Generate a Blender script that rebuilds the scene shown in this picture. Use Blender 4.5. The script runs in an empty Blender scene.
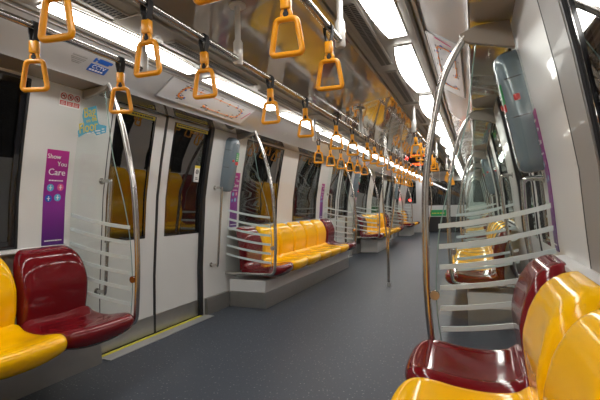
import bpy, bmesh, math, random
from mathutils import Vector, Matrix
random.seed(7)
PI = math.pi
scn = bpy.context.scene
COL = scn.collection

# ------------------------------------------------------------------ materials
def mat(name, base=(.5, .5, .5), rough=.5, metal=0., coat=0., spec=.5, emit=None, estr=0., noise=0., nscale=20., bump=0., bscale=60.):
    m = bpy.data.materials.new(name); m.use_nodes = True
    nt = m.node_tree; p = nt.nodes['Principled BSDF']
    p.inputs['Base Color'].default_value = (*base, 1)
    p.inputs['Roughness'].default_value = rough
    p.inputs['Metallic'].default_value = metal
    p.inputs['Coat Weight'].default_value = coat
    p.inputs['Coat Roughness'].default_value = .03
    p.inputs['Specular IOR Level'].default_value = spec
    if emit:
        p.inputs['Emission Color'].default_value = (*emit, 1); p.inputs['Emission Strength'].default_value = estr
    if noise or bump:
        tc = nt.nodes.new('ShaderNodeTexCoord')
        n = nt.nodes.new('ShaderNodeTexNoise'); n.inputs['Scale'].default_value = nscale; n.inputs['Detail'].default_value = 4
        nt.links.new(tc.outputs['Object'], n.inputs['Vector'])
        if noise:
            mx = nt.nodes.new('ShaderNodeMix'); mx.data_type = 'RGBA'
            mx.inputs[6].default_value = (*[c * (1 - noise) for c in base], 1)
            mx.inputs[7].default_value = (*[min(1, c * (1 + noise)) for c in base], 1)
            nt.links.new(n.outputs['Fac'], mx.inputs[0]); nt.links.new(mx.outputs[2], p.inputs['Base Color'])
        if bump:
            n2 = nt.nodes.new('ShaderNodeTexNoise'); n2.inputs['Scale'].default_value = bscale
            nt.links.new(tc.outputs['Object'], n2.inputs['Vector'])
            b = nt.nodes.new('ShaderNodeBump'); b.inputs['Strength'].default_value = bump; b.inputs['Distance'].default_value = .002
            nt.links.new(n2.outputs['Fac'], b.inputs['Height']); nt.links.new(b.outputs['Normal'], p.inputs['Normal'])
    return m

def glass_mat(name, tint, k, add, gcol=(1, 1, 1), rough=.0):
    m = bpy.data.materials.new(name); m.use_nodes = True
    nt = m.node_tree; nt.nodes.clear()
    out = nt.nodes.new('ShaderNodeOutputMaterial')
    tr = nt.nodes.new('ShaderNodeBsdfTransparent'); tr.inputs[0].default_value = (*tint, 1)
    gl = nt.nodes.new('ShaderNodeBsdfGlossy'); gl.inputs['Roughness'].default_value = rough; gl.inputs[0].default_value = (*gcol, 1)
    lw = nt.nodes.new('ShaderNodeLayerWeight'); lw.inputs[0].default_value = .5
    fr = nt.nodes.new('ShaderNodeMath'); fr.operation = 'POWER'; fr.inputs[1].default_value = 4.5
    nt.links.new(lw.outputs['Facing'], fr.inputs[0])
    ma = nt.nodes.new('ShaderNodeMath'); ma.operation = 'MULTIPLY_ADD'; ma.use_clamp = True
    ma.inputs[1].default_value = k; ma.inputs[2].default_value = add
    mx = nt.nodes.new('ShaderNodeMixShader')
    nt.links.new(fr.outputs[0], ma.inputs[0]); nt.links.new(ma.outputs[0], mx.inputs[0])
    nt.links.new(tr.outputs[0], mx.inputs[1]); nt.links.new(gl.outputs[0], mx.inputs[2]); nt.links.new(mx.outputs[0], out.inputs[0])
    return m

def floor_mat():
    m = mat('floor_vinyl', (.07, .078, .09), .42, spec=.4)
    nt = m.node_tree; p = nt.nodes['Principled BSDF']
    tc = nt.nodes.new('ShaderNodeTexCoord')
    v = nt.nodes.new('ShaderNodeTexVoronoi'); v.inputs['Scale'].default_value = 42
    nt.links.new(tc.outputs['Object'], v.inputs['Vector'])
    r = nt.nodes.new('ShaderNodeValToRGB')
    r.color_ramp.elements[0].position = .12; r.color_ramp.elements[0].color = (1, 1, 1, 1)
    r.color_ramp.elements[1].position = .24; r.color_ramp.elements[1].color = (0, 0, 0, 1)
    nt.links.new(v.outputs['Distance'], r.inputs[0])
    n = nt.nodes.new('ShaderNodeTexNoise'); n.inputs['Scale'].default_value = 260; n.inputs['Detail'].default_value = 3
    nt.links.new(tc.outputs['Object'], n.inputs['Vector'])
    mx0 = nt.nodes.new('ShaderNodeMix'); mx0.data_type = 'RGBA'
    mx0.inputs[6].default_value = (.022, .029, .040, 1); mx0.inputs[7].default_value = (.062, .075, .098, 1)
    nt.links.new(n.outputs['Fac'], mx0.inputs[0])
    mm = nt.nodes.new('ShaderNodeMath'); mm.operation = 'MULTIPLY'
    nt.links.new(r.outputs[0], mm.inputs[0])
    sep = nt.nodes.new('ShaderNodeSeparateColor'); nt.links.new(v.outputs['Color'], sep.inputs[0])
    nt.links.new(sep.outputs[0], mm.inputs[1])
    mx = nt.nodes.new('ShaderNodeMix'); mx.data_type = 'RGBA'
    nt.links.new(mm.outputs[0], mx.inputs[0]); nt.links.new(mx0.outputs[2], mx.inputs[6]); mx.inputs[7].default_value = (.26, .27, .29, 1)
    nt.links.new(mx.outputs[2], p.inputs['Base Color'])
    return m

def perforated_mat():
    m = mat('perforated', (.5, .49, .47), .5)
    nt = m.node_tree; p = nt.nodes['Principled BSDF']
    tc = nt.nodes.new('ShaderNodeTexCoord'); v = nt.nodes.new('ShaderNodeTexVoronoi'); v.inputs['Scale'].default_value = 150
    v.inputs['Randomness'].default_value = 0
    nt.links.new(tc.outputs['Object'], v.inputs['Vector'])
    r = nt.nodes.new('ShaderNodeValToRGB'); r.color_ramp.elements[0].position = .35; r.color_ramp.elements[0].color = (.12, .12, .12, 1)
    r.color_ramp.elements[1].position = .45; r.color_ramp.elements[1].color = (.38, .375, .36, 1)
    nt.links.new(v.outputs['Distance'], r.inputs[0]); nt.links.new(r.outputs[0], p.inputs['Base Color'])
    return m

def poster_mat():
    m = mat('poster_purple', (.2, .03, .25), .35)
    nt = m.node_tree; p = nt.nodes['Principled BSDF']
    tc = nt.nodes.new('ShaderNodeTexCoord'); s = nt.nodes.new('ShaderNodeSeparateXYZ')
    nt.links.new(tc.outputs['Generated'], s.inputs[0])
    r = nt.nodes.new('ShaderNodeValToRGB')
    r.color_ramp.elements[0].color = (.07, .012, .16, 1); r.color_ramp.elements[1].color = (.42, .02, .22, 1)
    e = r.color_ramp.elements.new(.5); e.color = (.24, .02, .26, 1)
    nt.links.new(s.outputs[2], r.inputs[0]); nt.links.new(r.outputs[0], p.inputs['Base Color'])
    return m

M = dict(
    wall=mat('wall_panel', (.64, .635, .62), .3, coat=.25, noise=.02, nscale=3),
    cove=mat('cove_panel', (.46, .455, .45), .18, coat=.6),
    soffit=mat('soffit_panel', (.27, .235, .19), .06, coat=.9, spec=.6),
    ceiling=mat('ceiling_laminate', (.36, .31, .25), .06, coat=.9, spec=.6),
    ceiltrim=mat('ceiling_trim', (.42, .40, .36), .35, metal=.3),
    channel=mat('channel_metal', (.30, .28, .25), .3, metal=.6),
    dark=mat('dark_void', (.012, .012, .013), .5),
    rubber=mat('black_rubber', (.015, .015, .017), .45),
    pillar=mat('grey_pillar_panel', (.24, .23, .215), .45, coat=.05),
    frit=mat('black_glass_border', (.012, .012, .014), .08, coat=1),
    steel=mat('brushed_steel', (.56, .54, .51), .24, metal=1., noise=.06, nscale=40),
    steel_plate=mat('steel_plate', (.42, .41, .39), .38, metal=.85, noise=.08, nscale=14),
    alum=mat('aluminium_sill', (.48, .49, .50), .4, metal=.6),
    bracket=mat('bracket_grey', (.27, .235, .195), .35),
    sleeve=mat('post_sleeve', (.60, .59, .56), .3, metal=.2),
    floor=floor_mat(),
    yellow=mat('yellow_seat', (.96, .51, .001), .12, spec=.36),
    red=mat('maroon_seat', (.150, .006, .010), .10, spec=.42),
    amber=mat('amber_plastic', (.84, .345, .006), .3, coat=.08),
    strap=mat('black_webbing', (.018, .018, .02), .7, bump=.4, bscale=400),
    lamp=mat('lamp_diffuser', (.9, .9, .9), .4, emit=(1, .968, .925), estr=15.5),
    glass=glass_mat('clear_glass', (.955, .98, .97), .75, .022),
    edge=mat('glass_edge', (.22, .32, .29), .15, coat=.6),
    pane=glass_mat('dark_window_glass', (.25, .25, .25), .9, .12),
    stripe=mat('frosted_film', (.60, .68, .67), .5),
    box=mat('grey_housing', (.155, .20, .235), .2, coat=.8),
    green=mat('green_sticker', (.02, .28, .07), .4),
    redst=mat('red_sticker', (.55, .03, .025), .4),
    white=mat('white_print', (.78, .78, .77), .4),
    black=mat('black_print', (.03, .03, .035), .5),
    blue=mat('blue_sticker', (.012, .10, .46), .35),
    yelst=mat('yellow_sticker', (.72, .58, .05), .4),
    yelline=mat('yellow_sill_strip', (.62, .58, .04), .5),
    orange=mat('orange_print', (.78, .25, .03), .4),
    cyan=mat('cyan_print', (.10, .42, .62), .4),
    pinkst=mat('pink_print', (.65, .10, .25), .4),
    mapw=mat('map_panel', (.74, .76, .80), .22, coat=.4),
    poster=poster_mat(),
    perf=perforated_mat(),
    endwall=mat('end_wall', (.52, .53, .53), .4),
    exit=mat('green_sign', (.01, .16, .05), .4, emit=(.01, .30, .08), estr=.25),
    redlamp=mat('red_lamp', (.8, .02, .02), .3, emit=(1, .03, .02), estr=14.),
    led=mat('led_dots', (.8, .1, .02), .3, emit=(1, .12, .02), estr=3.),
    copper=mat('clamp_steel', (.55, .45, .38), .25, metal=1.),
)

# ------------------------------------------------------------------ mesh helpers
WORLDM = {}
def wm(o):
    return WORLDM.get(o.name, Matrix.Identity(4))

def finish(name, bm, m, parent=None, smooth=True, angle=40, origin=None):
    """Links a bmesh given in WORLD coordinates as one mesh object."""
    bmesh.ops.recalc_face_normals(bm, faces=bm.faces)
    if parent is not None:
        bm.transform(wm(parent).inverted()); W = wm(parent)
    else:
        if origin is None:
            xs = [v.co for v in bm.verts]
            origin = Vector(((min(v.x for v in xs) + max(v.x for v in xs)) / 2, (min(v.y for v in xs) + max(v.y for v in xs)) / 2, min(v.z for v in xs)))
        W = Matrix.Translation(origin); bm.transform(W.inverted())
    me = bpy.data.meshes.new(name)
    if smooth:
        ca = math.cos(math.radians(angle))
        for f in bm.faces: f.smooth = True
        for e in bm.edges:
            if len(e.link_faces) == 2:
                e.smooth = e.link_faces[0].normal.dot(e.link_faces[1].normal) > ca
    bm.to_mesh(me); bm.free()
    if isinstance(m, (list, tuple)):
        for mm in m: me.materials.append(mm)
    else: me.materials.append(m)
    o = bpy.data.objects.new(name, me); COL.objects.link(o)
    if parent is not None: o.parent = parent
    else: o.location = W.to_translation()
    WORLDM[o.name] = W
    return o

def tag(o, label=None, cat=None, group=None, kind=None):
    if label: o['label'] = label
    if cat: o['category'] = cat
    if group: o['group'] = group
    if kind: o['kind'] = kind
    return o

def thing(name, label, cat, loc, rz=0., group=None, kind=None):
    o = bpy.data.objects.new(name, None); COL.objects.link(o)
    o.empty_display_size = .1
    o.location = loc; o.rotation_euler = (0, 0, rz)
    WORLDM[o.name] = Matrix.Translation(loc) @ Matrix.Rotation(rz, 4, 'Z')
    return tag(o, label, cat, group, kind)

def dup(root, loc, rz=0., label=None, group=None, recolor=None):
    def cp(o, par):
        c = o.copy(); COL.objects.link(c)
        if par is not None: c.parent = par
        if recolor and c.type == 'MESH' and o.name.split('.')[0] in ('seat_pan', 'backrest'):
            c.data = recolor[o.name.split('.')[0]]
        for ch in o.children: cp(ch, c)
        return c
    r = cp(root, None); r.location = loc; r.rotation_euler = (0, 0, rz)
    if label: r['label'] = label
    if group: r['group'] = group
    WORLDM[r.name] = Matrix.Translation(loc) @ Matrix.Rotation(rz, 4, 'Z')
    return r

def BM(): return bmesh.new()

def box(bm, x0, x1, y0, y1, z0, z1, bev=0., seg=2, mtx=None, mi=0):
    r = bmesh.ops.create_cube(bm, size=1)
    vs = r['verts']
    for v in vs:
        v.co = Vector(((x0 + x1) / 2 + v.co.x * (x1 - x0), (y0 + y1) / 2 + v.co.y * (y1 - y0), (z0 + z1) / 2 + v.co.z * (z1 - z0)))
    fs = list({f for v in vs for f in v.link_faces})
    for f in fs: f.material_index = mi
    if bev:
        es = list({e for v in vs for e in v.link_edges})
        r2 = bmesh.ops.bevel(bm, geom=es, offset=bev, segments=seg, affect='EDGES', profile=.5)
        vs = list({v for f in r2['faces'] for v in f.verts} | {v for v in vs if v.is_valid})
    if mtx is not None:
        for v in vs: v.co = mtx @ v.co
    return bm

def catmull(pts, n=6, closed=False):
    P = [Vector(p) for p in pts]; out = []
    L = len(P); rng = range(L if closed else L - 1)
    for i in rng:
        if closed: p0, p1, p2, p3 = P[i - 1], P[i], P[(i + 1) % L], P[(i + 2) % L]
        else: p0, p1, p2, p3 = P[max(i - 1, 0)], P[i], P[i + 1], P[min(i + 2, L - 1)]
        for k in range(n):
            t = k / n
            out.append(.5 * ((2 * p1) + (p2 - p0) * t + (2 * p0 - 5 * p1 + 4 * p2 - p3) * t * t + (3 * p1 - p0 - 3 * p2 + p3) * t ** 3))
    if not closed: out.append(P[-1].copy())
    return out

def tube(bm, pts, r, n=12, closed=False, cap=True, radii=None):
    P = [Vector(p) for p in pts]; L = len(P); rings = []
    def tan(i):
        if closed: return (P[(i + 1) % L] - P[i - 1]).normalized()
        return (P[min(i + 1, L - 1)] - P[max(i - 1, 0)]).normalized()
    t = tan(0)
    a = Vector((0, 0, 1)) if abs(t.z) < .9 else Vector((1, 0, 0))
    u = (a - t * a.dot(t)).normalized()
    for i in range(L):
        t = tan(i); u = (u - t * u.dot(t)).normalized(); w = t.cross(u)
        rr = radii[i] if radii else r
        rings.append([bm.verts.new(P[i] + (u * math.cos(2 * PI * k / n) + w * math.sin(2 * PI * k / n)) * rr) for k in range(n)])
    for i in range(L if closed else L - 1):
        A, B = rings[i], rings[(i + 1) % L]
        off = 0
        if closed and i == L - 1:
            off = min(range(n), key=lambda o: sum((A[k].co - B[(k + o) % n].co).length for k in range(0, n, 3)))
        for k in range(n):
            bm.faces.new((A[k], A[(k + 1) % n], B[(k + 1 + off) % n], B[(k + off) % n]))
    if cap and not closed:
        bm.faces.new(rings[0][::-1]); bm.faces.new(rings[-1])
    return bm

def cyl(bm, p, q, r, n=16): return tube(bm, [p, q], r, n)

def prism(bm, poly, axis, a, b, bev=0.):
    """Extrudes a closed 2D polygon along axis; the 2D plane is the other two axes in order."""
    def mk(p, v):
        if axis == 'Y': return Vector((p[0], v, p[1]))
        if axis == 'X': return Vector((v, p[0], p[1]))
        return Vector((p[0], p[1], v))
    A = [bm.verts.new(mk(p, a)) for p in poly]; B = [bm.verts.new(mk(p, b)) for p in poly]
    n = len(poly)
    fs = [bm.faces.new(A[::-1]), bm.faces.new(B)]
    for i in range(n): fs.append(bm.faces.new((A[i], A[(i + 1) % n], B[(i + 1) % n], B[i])))
    if bev:
        es = [e for e in bm.edges if e.verts[0] in A + B and e.verts[1] in A + B]
        bmesh.ops.bevel(bm, geom=es, offset=bev, segments=2, affect='EDGES', profile=.5)
    return bm

# ------------------------------------------------------------------ car cross-section
WP = [(-.05, 1.505), (.0, 1.505), (.5, 1.500), (.9, 1.473), (1.2, 1.452), (1.5, 1.403), (1.7, 1.363), (1.9, 1.322), (2.2, 1.25)]
def WXl(z):
    for (a, xa), (b, xb) in zip(WP, WP[1:]):
        if z <= b: return xa + (xb - xa) * (z - a) / (b - a)
    return WP[-1][1]
def WX(side, z, off=0.):
    """Wall surface X on a side (-1 left, +1 right); off > 0 moves into the car."""
    x = WXl(z) - off - (.055 * min(1, max(0, (z - .2) / .7)) if side > 0 else 0)
    return side * x
YA, YB = -2.6, 16.6
PER = 5.17
ZT = 1.905

def zlist(z0, z1, step=.1):
    n = max(1, round((z1 - z0) / step)); return [z0 + (z1 - z0) * i / n for i in range(n + 1)]

def wall_slab(bm, side, y0, y1, z0, z1, off, th, bev=0.):
    """A slab that follows the wall curve; inner face at off from the wall, th thick outward."""
    zs = zlist(z0, z1)
    I = [(WX(side, z, off), z) for z in zs]; O = [(WX(side, z, off - th), z) for z in reversed(zs)]
    return prism(bm, I + O, 'Y', y0, y1, bev)

def wall_frame(side, y, z, off):
    """Matrix whose X runs along the text direction, Y up the wall, Z out of the wall into the car."""
    up = Vector((WX(side, z + .05) - WX(side, z - .05), 0, .1)).normalized()
    rt = Vector((0, -side, 0)); nrm = rt.cross(up)
    Mx = Matrix((rt, up, nrm)).transposed().to_4x4(); Mx.translation = Vector((WX(side, z, off), y, z))
    return Mx

TEXT_DG = None
def lettering(name, text, size, mtx, m, parent, align='CENTER', ext=.0008, space=1., sx=1.):
    c = bpy.data.curves.new(name, 'FONT'); c.body = text; c.size = size; c.align_x = align; c.align_y = 'CENTER'
    c.extrude = ext; c.resolution_u = 3; c.space_line = space
    t = bpy.data.objects.new('tmp_text', c); COL.objects.link(t)
    dg = bpy.context.evaluated_depsgraph_get(); dg.update()
    me = bpy.data.meshes.new_from_object(t.evaluated_get(dg))
    bpy.data.objects.remove(t); bpy.data.curves.remove(c)
    me.transform(Matrix.Diagonal((sx, 1, 1, 1))); me.transform(mtx)
    bm = BM(); bm.from_mesh(me); bpy.data.meshes.remove(me)
    return finish(name, bm, m, parent, smooth=False)

# ------------------------------------------------------------------ structure: floor, walls, windows, doors
bm = BM(); box(bm, -1.56, 1.56, YA, YB, -.06, 0)
tag(finish('floor', bm, M['floor'], smooth=False), kind='structure')

BENCH = [(-1.21, 1.99), (3.96, 7.16), (9.13, 12.33), (14.30, 16.45)]
DOORS = {-1: [(2.26, 3.54), (7.37, 8.71), (12.54, 13.88)], 1: [(2.29, 3.63), (7.37, 8.71), (12.54, 13.88)]}
WINS = {-1: [(-.97, .03), (.60, 1.645), (4.20, 5.20), (5.74, 6.74), (9.37, 10.37), (10.91, 11.91), (14.54, 15.05)],
        1: [(-.97, -.02), (.48, 1.30), (4.20, 5.20), (5.74, 6.74), (9.37, 10.37), (10.91, 11.91), (14.54, 15.54)]}
WZ0, WZ1 = .875, 1.885
DZ1 = 1.895

for side, sn in ((-1, 'left'), (1, 'right')):
    bm = BM()
    ys = sorted({YA, YB, *[v for w in WINS[side] for v in w], *[v for d in DOORS[side] for v in d]})
    for a, b in zip(ys, ys[1:]):
        if (a, b) in DOORS[side]: 
            continue
        elif (a, b) in WINS[side]:
            wall_slab(bm, side, a, b, 0, WZ0, 0, .07); wall_slab(bm, side, a, b, WZ1, ZT + .02, 0, .07)
        else: wall_slab(bm, side, a, b, 0, ZT + .02, 0, .07)
    bmesh.ops.remove_doubles(bm, verts=bm.verts, dist=.0001)
    tag(finish('wall_' + sn, bm, M['wall'], angle=25), kind='structure')
    # window ledge and kick plate
    bm = BM()
    for i, (a, b) in enumerate(BENCH):
        prism(bm, [(WX(side, .845, .0), .845), (WX(side, .845, .05), .845), (WX(side, .845, .055), .852), (WX(side, .87, .05), .866), (WX(side, .872, .0), .872)], 'Y', a + .03, b - .03)
    tag(finish('trim_ledge_' + sn, bm, M['wall'], smooth=False), kind='structure')
    bm = BM()
    for i, (a, b) in enumerate(BENCH):
        if i == 1: continue
        prism(bm, [(side * 1.49, .001), (side * 1.40, .001), (side * 1.41, .19), (side * 1.49, .20)], 'Y', a + .02 if i else YA, min(b + .20, YB - .03))
        if i: prism(bm, [(side * 1.50, .001), (side * 1.462, .001), (side * 1.462, .17), (side * 1.50, .17)], 'Y', a - .21, a + .02)
    for a, b in ((3.55, 3.955), (7.165, 7.36)):
        prism(bm, [(side * 1.50, .001), (side * 1.462, .001), (side * 1.462, .17), (side * 1.50, .17)], 'Y', a, b)
    tag(finish('baseboard_' + sn, bm, M['steel_plate'], smooth=False), kind='structure')
    if side > 0:
        bm = BM(); wall_slab(bm, side, 1.312, 1.520, WZ0 + .004, ZT, .004, .01)
        tag(finish('trim_pillar_right', bm, M['pillar'], angle=25), kind='structure')
        bm = BM(); wall_slab(bm, side, 1.520, 1.528, WZ0 + .004, ZT, .005, .01)
        tag(finish('trim_seam_right', bm, M['rubber'], angle=25), kind='structure')
nwin = 0
for side in (-1, 1):
    for (a, b) in WINS[side]:
        nwin += 1
        w = thing(f'window_{nwin}', None, None, (WX(side, WZ0), (a + b) / 2, WZ0), kind='structure')
        bm = BM(); e = .045
        wall_slab(bm, side, a, a + e, WZ0, WZ1, -.004, .03); wall_slab(bm, side, b - e, b, WZ0, WZ1, -.004, .03)
        wall_slab(bm, side, a + e, b - e, WZ0, WZ0 + e, -.004, .03); wall_slab(bm, side, a + e, b - e, WZ1 - e, WZ1, -.004, .03)
        finish('frame', bm, M['frit'], w, angle=25)
        bm = BM()
        g = .011
        for (p, q) in ((a - .003, a + g), (b - g, b + .003)): wall_slab(bm, side, p, q, WZ0, WZ1, .003, .02)
        wall_slab(bm, side, a, b, WZ0 - .003, WZ0 + g, .003, .02); wall_slab(bm, side, a, b, WZ1 - g, WZ1 + .003, .003, .02)
        finish('gasket', bm, M['rubber'], w, angle=25)
        bm = BM(); zs = zlist(WZ0 + e, WZ1 - e, .05)
        A = [[bm.verts.new((WX(side, z, -.010), y, z)) for z in zs] for y in (a + e, b - e)]
        for i in range(len(zs) - 1): bm.faces.new((A[0][i], A[1][i], A[1][i + 1], A[0][i + 1]))
        finish('pane', bm, M['pane'], w, angle=60)

ndoor = 0
for side in (-1, 1):
    for di, (a, b) in enumerate(DOORS[side]):
        ndoor += 1
        D = thing(f'door_{ndoor}', None, None, (side * 1.5, (a + b) / 2, 0), kind='structure')
        ym = (a + b) / 2 - (.03 if a == 2.26 else 0)
        for (p, q) in ((a + .005, ym - .008), (ym + .008, b - .05)):
            bm = BM(); wy0, wy1 = p + .10, q - .06
            if p > ym - .1: wy0, wy1 = p + .10, q - .0
            else: wy0, wy1 = p + .06, q - .12
            OF = -.035
            wall_slab(bm, side, p, wy0, .012, DZ1, OF, .03); wall_slab(bm, side, wy1, q, .012, DZ1, OF, .03) if wy1 < q - .01 else None
            wall_slab(bm, side, wy0, wy1, .012, .85, OF, .03); wall_slab(bm, side, wy0, wy1, 1.875, DZ1, OF, .03)
            bmesh.ops.remove_doubles(bm, verts=bm.verts, dist=.0001)
            L = finish('door_leaf', bm, M['wall'], D, angle=25)
            bm = BM(); e = .022
            wall_slab(bm, side, wy0, wy0 + e, .85, 1.875, OF + .003, .02); wall_slab(bm, side, wy1 - e, wy1, .85, 1.875, OF + .003, .02)
            wall_slab(bm, side, wy0 + e, wy1 - e, .85, .85 + e, OF + .003, .02); wall_slab(bm, side, wy0 + e, wy1 - e, 1.875 - e, 1.875, OF + .003, .02)
            finish('window_border', bm, M['frit'], L, angle=25)
            bm = BM(); zs = zlist(.85 + e, 1.875 - e, .05)
            A = [[bm.verts.new((WX(side, z, OF - .006), y, z)) for z in zs] for y in (wy0 + e, wy1 - e)]
            for i in range(len(zs) - 1): bm.faces.new((A[0][i], A[1][i], A[1][i + 1], A[0][i + 1]))
            finish('pane', bm, M['pane'], L, angle=60)
            bm = BM(); wall_slab(bm, side, p + .004, q - .002, .016, .168, OF + .004, .006)
            finish('kick_plate', bm, M['steel_plate'], L, smooth=False)
            bm = BM(); wall_slab(bm, side, wy0 + .02, wy1 - .02, 1.838, 1.868, OF + .007, .003)
            ws = finish('warning_strip', bm, M['yelst'], L, smooth=False)
            bm = BM(); y = wy0 + .035
            while y < wy1 - .06:
                wl = random.uniform(.012, .035); wall_slab(bm, side, y, y + wl, 1.848, 1.859, OF + .0085, .0012); y += wl + .008
            finish('print', bm, M['black'], ws, smooth=False)
        bm = BM(); wall_slab(bm, side, ym - .012, ym + .012, .012, DZ1, -.028, .04)
        finish('centre_seal', bm, M['rubber'], D, angle=25)
        bm = BM(); wall_slab(bm, side, b - .055, b + .004, .005, DZ1 + .005, -.003, .08)
        finish('jamb_seal', bm, M['rubber'], D, angle=25)
        bm = BM(); wall_slab(bm, side, a - .004, a + .012, .005, DZ1 + .005, -.003, .08)
        finish('jamb_seal', bm, M['rubber'], D, angle=25)
        bm = BM(); wall_slab(bm, side, a, b, DZ1, DZ1 + .03, -.01, .08)
        finish('door_header', bm, M['frit'], D, angle=25)
        bm = BM(); box(bm, min(side * 1.375, side * 1.485), max(side * 1.375, side * 1.485), a - .02, b + .0, .0005, .008, .002)
        for k in range(5): pass
        finish('sill', bm, M['alum'], D, smooth=False)
        bm = BM(); box(bm, min(side * 1.487, side * 1.517), max(side * 1.487, side * 1.517), a, b - .05, .0005, .010)
        finish('sill_strip', bm, M['yelline'], D, smooth=False)

# ------------------------------------------------------------------ structure: ceiling build-up
def strip(bm, pts, th=.02):
    """Open cross-section (x, z) extruded along the car with thickness upward."""
    top = [(x, z + th) for x, z in reversed(pts)]
    return prism(bm, pts + top, 'Y', YA, YB)
bm = BM()
strip(bm, [(-.40, 2.115), (-.30, 2.122), (-.1, 2.128), (.1, 2.128), (.30, 2.122), (.40, 2.115)])
tag(finish('ceiling', bm, M['ceiling'], angle=30), kind='structure')
LSH = {-1: .045, 1: 0.}     # lamps sit a little further out on the door side
for side, tn in ((-1, 'left'), (1, 'right')):
    s = side; o = LSH[side]
    bm = BM()
    strip(bm, [(s * x, z) for x, z in ((.40, 2.118), (.405, 2.098), (.425, 2.098), (.43, 2.112), (.44, 2.112), (.445, 2.092), (.47, 2.092))])
    tag(finish(f'trim_groove_{tn}', bm, M['ceiltrim'], smooth=False), kind='structure')
    bm = BM()
    strip(bm, [(s * x, z) for x, z in ((.47, 2.095), (.60 + o, 2.095))])
    strip(bm, [(s * x, z) for x, z in ((.60 + o, 2.087), (.80 + o, 2.082))])
    tag(finish(f'trim_lamp_tray_{tn}', bm, M['ceiltrim'], smooth=False), kind='structure')
    bm = BM()
    c = .80 + o
    strip(bm, [(s * x, z) for x, z in ((c, 2.082), (c + .005, 2.072), (c + .022, 2.072), (c + .026, 2.092), (c + .036, 2.092), (c + .04, 2.064), (c + .055, 2.058), (c + .06, 2.09), (.91, 2.09))])
    tag(finish(f'trim_channel_{tn}', bm, M['channel'], smooth=False), kind='structure')
    k = 0 if s < 0 else -.025
    bm = BM()
    strip(bm, [(s * (x + k), z) for x, z in ((.872, 2.092), (.876, 2.074), (.95, 2.020), (1.03, 1.969), (1.085, 1.932), (1.105, 1.914), (1.112, 1.906))], .025)
    tag(finish(f'trim_cove_{tn}', bm, M['cove'], angle=35), kind='structure')
    bm = BM()
    strip(bm, [(s * (1.110 + k), 1.908), (s * (1.118 + k), 1.915), (WX(s, 1.90, -.02), 1.902), (WX(s, 1.90, -.09), 1.902)], .02)
    tag(finish(f'trim_soffit_{tn}', bm, M['soffit'], smooth=False), kind='structure')

# unseen wall added behind the viewer to enclose light; then the far end wall
bm = BM(); box(bm, -1.56, 1.56, YA - .05, YA, 0, 2.16)
tag(finish('wall_rear', bm, M['endwall'], smooth=False), kind='structure')
YE = YB
def plate(bm, x0, x1, z0, z1, y0=YE - .03, y1=YE + .03, bev=.006): return box(bm, x0, x1, y0, y1, z0, z1, bev)
bm = BM()
plate(bm, -1.50, -.80, 0, 1.12); plate(bm, .80, 1.50, 0, 1.12)
plate(bm, -.80, .80, .60, 1.03, bev=.006)
plate(bm, -1.02, -.76, 1.12, 1.95); plate(bm, .76, 1.02, 1.12, 1.95)
plate(bm, -1.50, 1.50, 1.95, 2.16)
tag(finish('wall_front', bm, M['endwall'], smooth=False), kind='structure')
D = thing('door_7', None, None, (0, YE, 0), kind='structure')
bm = BM(); plate(bm, -.79, .79, .005, .595, YE - .015, YE + .02); finish('door_leaf', bm, M['rubber'], D, smooth=False)
for k, (x0, x1, z0, z1) in enumerate(((-1.42, -1.02, 1.12, 1.95), (-.76, .76, 1.03, 1.95), (1.02, 1.42, 1.12, 1.95))):
    nwin += 1
    w = thing(f'window_{nwin}', None, None, ((x0 + x1) / 2, YE, z0), kind='structure')
    bm = BM(); e = .03
    for q in ((x0, x0 + e, z0, z1), (x1 - e, x1, z0, z1), (x0 + e, x1 - e, z0, z0 + e), (x0 + e, x1 - e, z1 - e, z1)): plate(bm, *q, YE - .02, YE + .02, .003)
    finish('frame', bm, M['rubber'], w, smooth=False)
    bm = BM(); vs = [bm.verts.new(p) for p in ((x0 + e, YE, z0 + e), (x1 - e, YE, z0 + e), (x1 - e, YE, z1 - e), (x0 + e, YE, z1 - e))]; bm.faces.new(vs)
    finish('pane', bm, M['pane'], w, smooth=False)

# ------------------------------------------------------------------ ceiling lamps
ORD = ['first', 'second', 'third', 'fourth', 'fifth', 'sixth', 'seventh', 'eighth', 'ninth', 'tenth', 'eleventh', 'twelfth', 'thirteenth', 'fourteenth', 'fifteenth', 'sixteenth']
def make_lamp(side, y0, label, group):
    s = side; o = LSH[side]; n = 12; Lh = 1.12
    t = thing('ceiling_lamp', label, 'ceiling lamp', (s * (.70 + o), y0 + Lh / 2, 2.07), 0, group)
    bm = BM()
    inner = [(.655 - .045 * math.sin(PI * i / n) ** .8 + o, y0 + Lh * i / n) for i in range(n + 1)]
    outer = [(.755 + o, y0 + Lh), (.755 + o, y0)]
    poly = [(s * x, y) for x, y in inner + outer]
    prism(bm, poly, 'Z', 2.068, 2.080)
    finish('diffuser', bm, M['lamp'], t, smooth=False)
    bm = BM()
    rim = [Vector((s * x, y, 2.079)) for x, y in inner + outer]
    tube(bm, rim, .006, 6, closed=True)
    finish('rim', bm, M['ceiltrim'], t)
    return t
lampy = [2.615 + 1.2925 * k for k in range(-4, 11)]
for side, w in ((-1, 'white door side'), (1, 'corner seat side')):
    vis = 0; first = None
    for y in lampy:
        lim = 1.0 if side > 0 else .2
        if y + 1.12 < lim: lab = 'white ceiling lamp behind the viewer, %s row, %s from the added rear wall' % ('door-side' if side < 0 else 'corner-side', ORD[lampy.index(y)])
        else:
            lab = f'{ORD[vis]} glowing white ceiling lamp down the car, on the {w}'; vis += 1
        if first is None: first = make_lamp(side, y, lab, f'ceiling lamps on the {w}')
        else: dup(first, (first.location.x, y + .56, 2.07), 0, lab)

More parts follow.
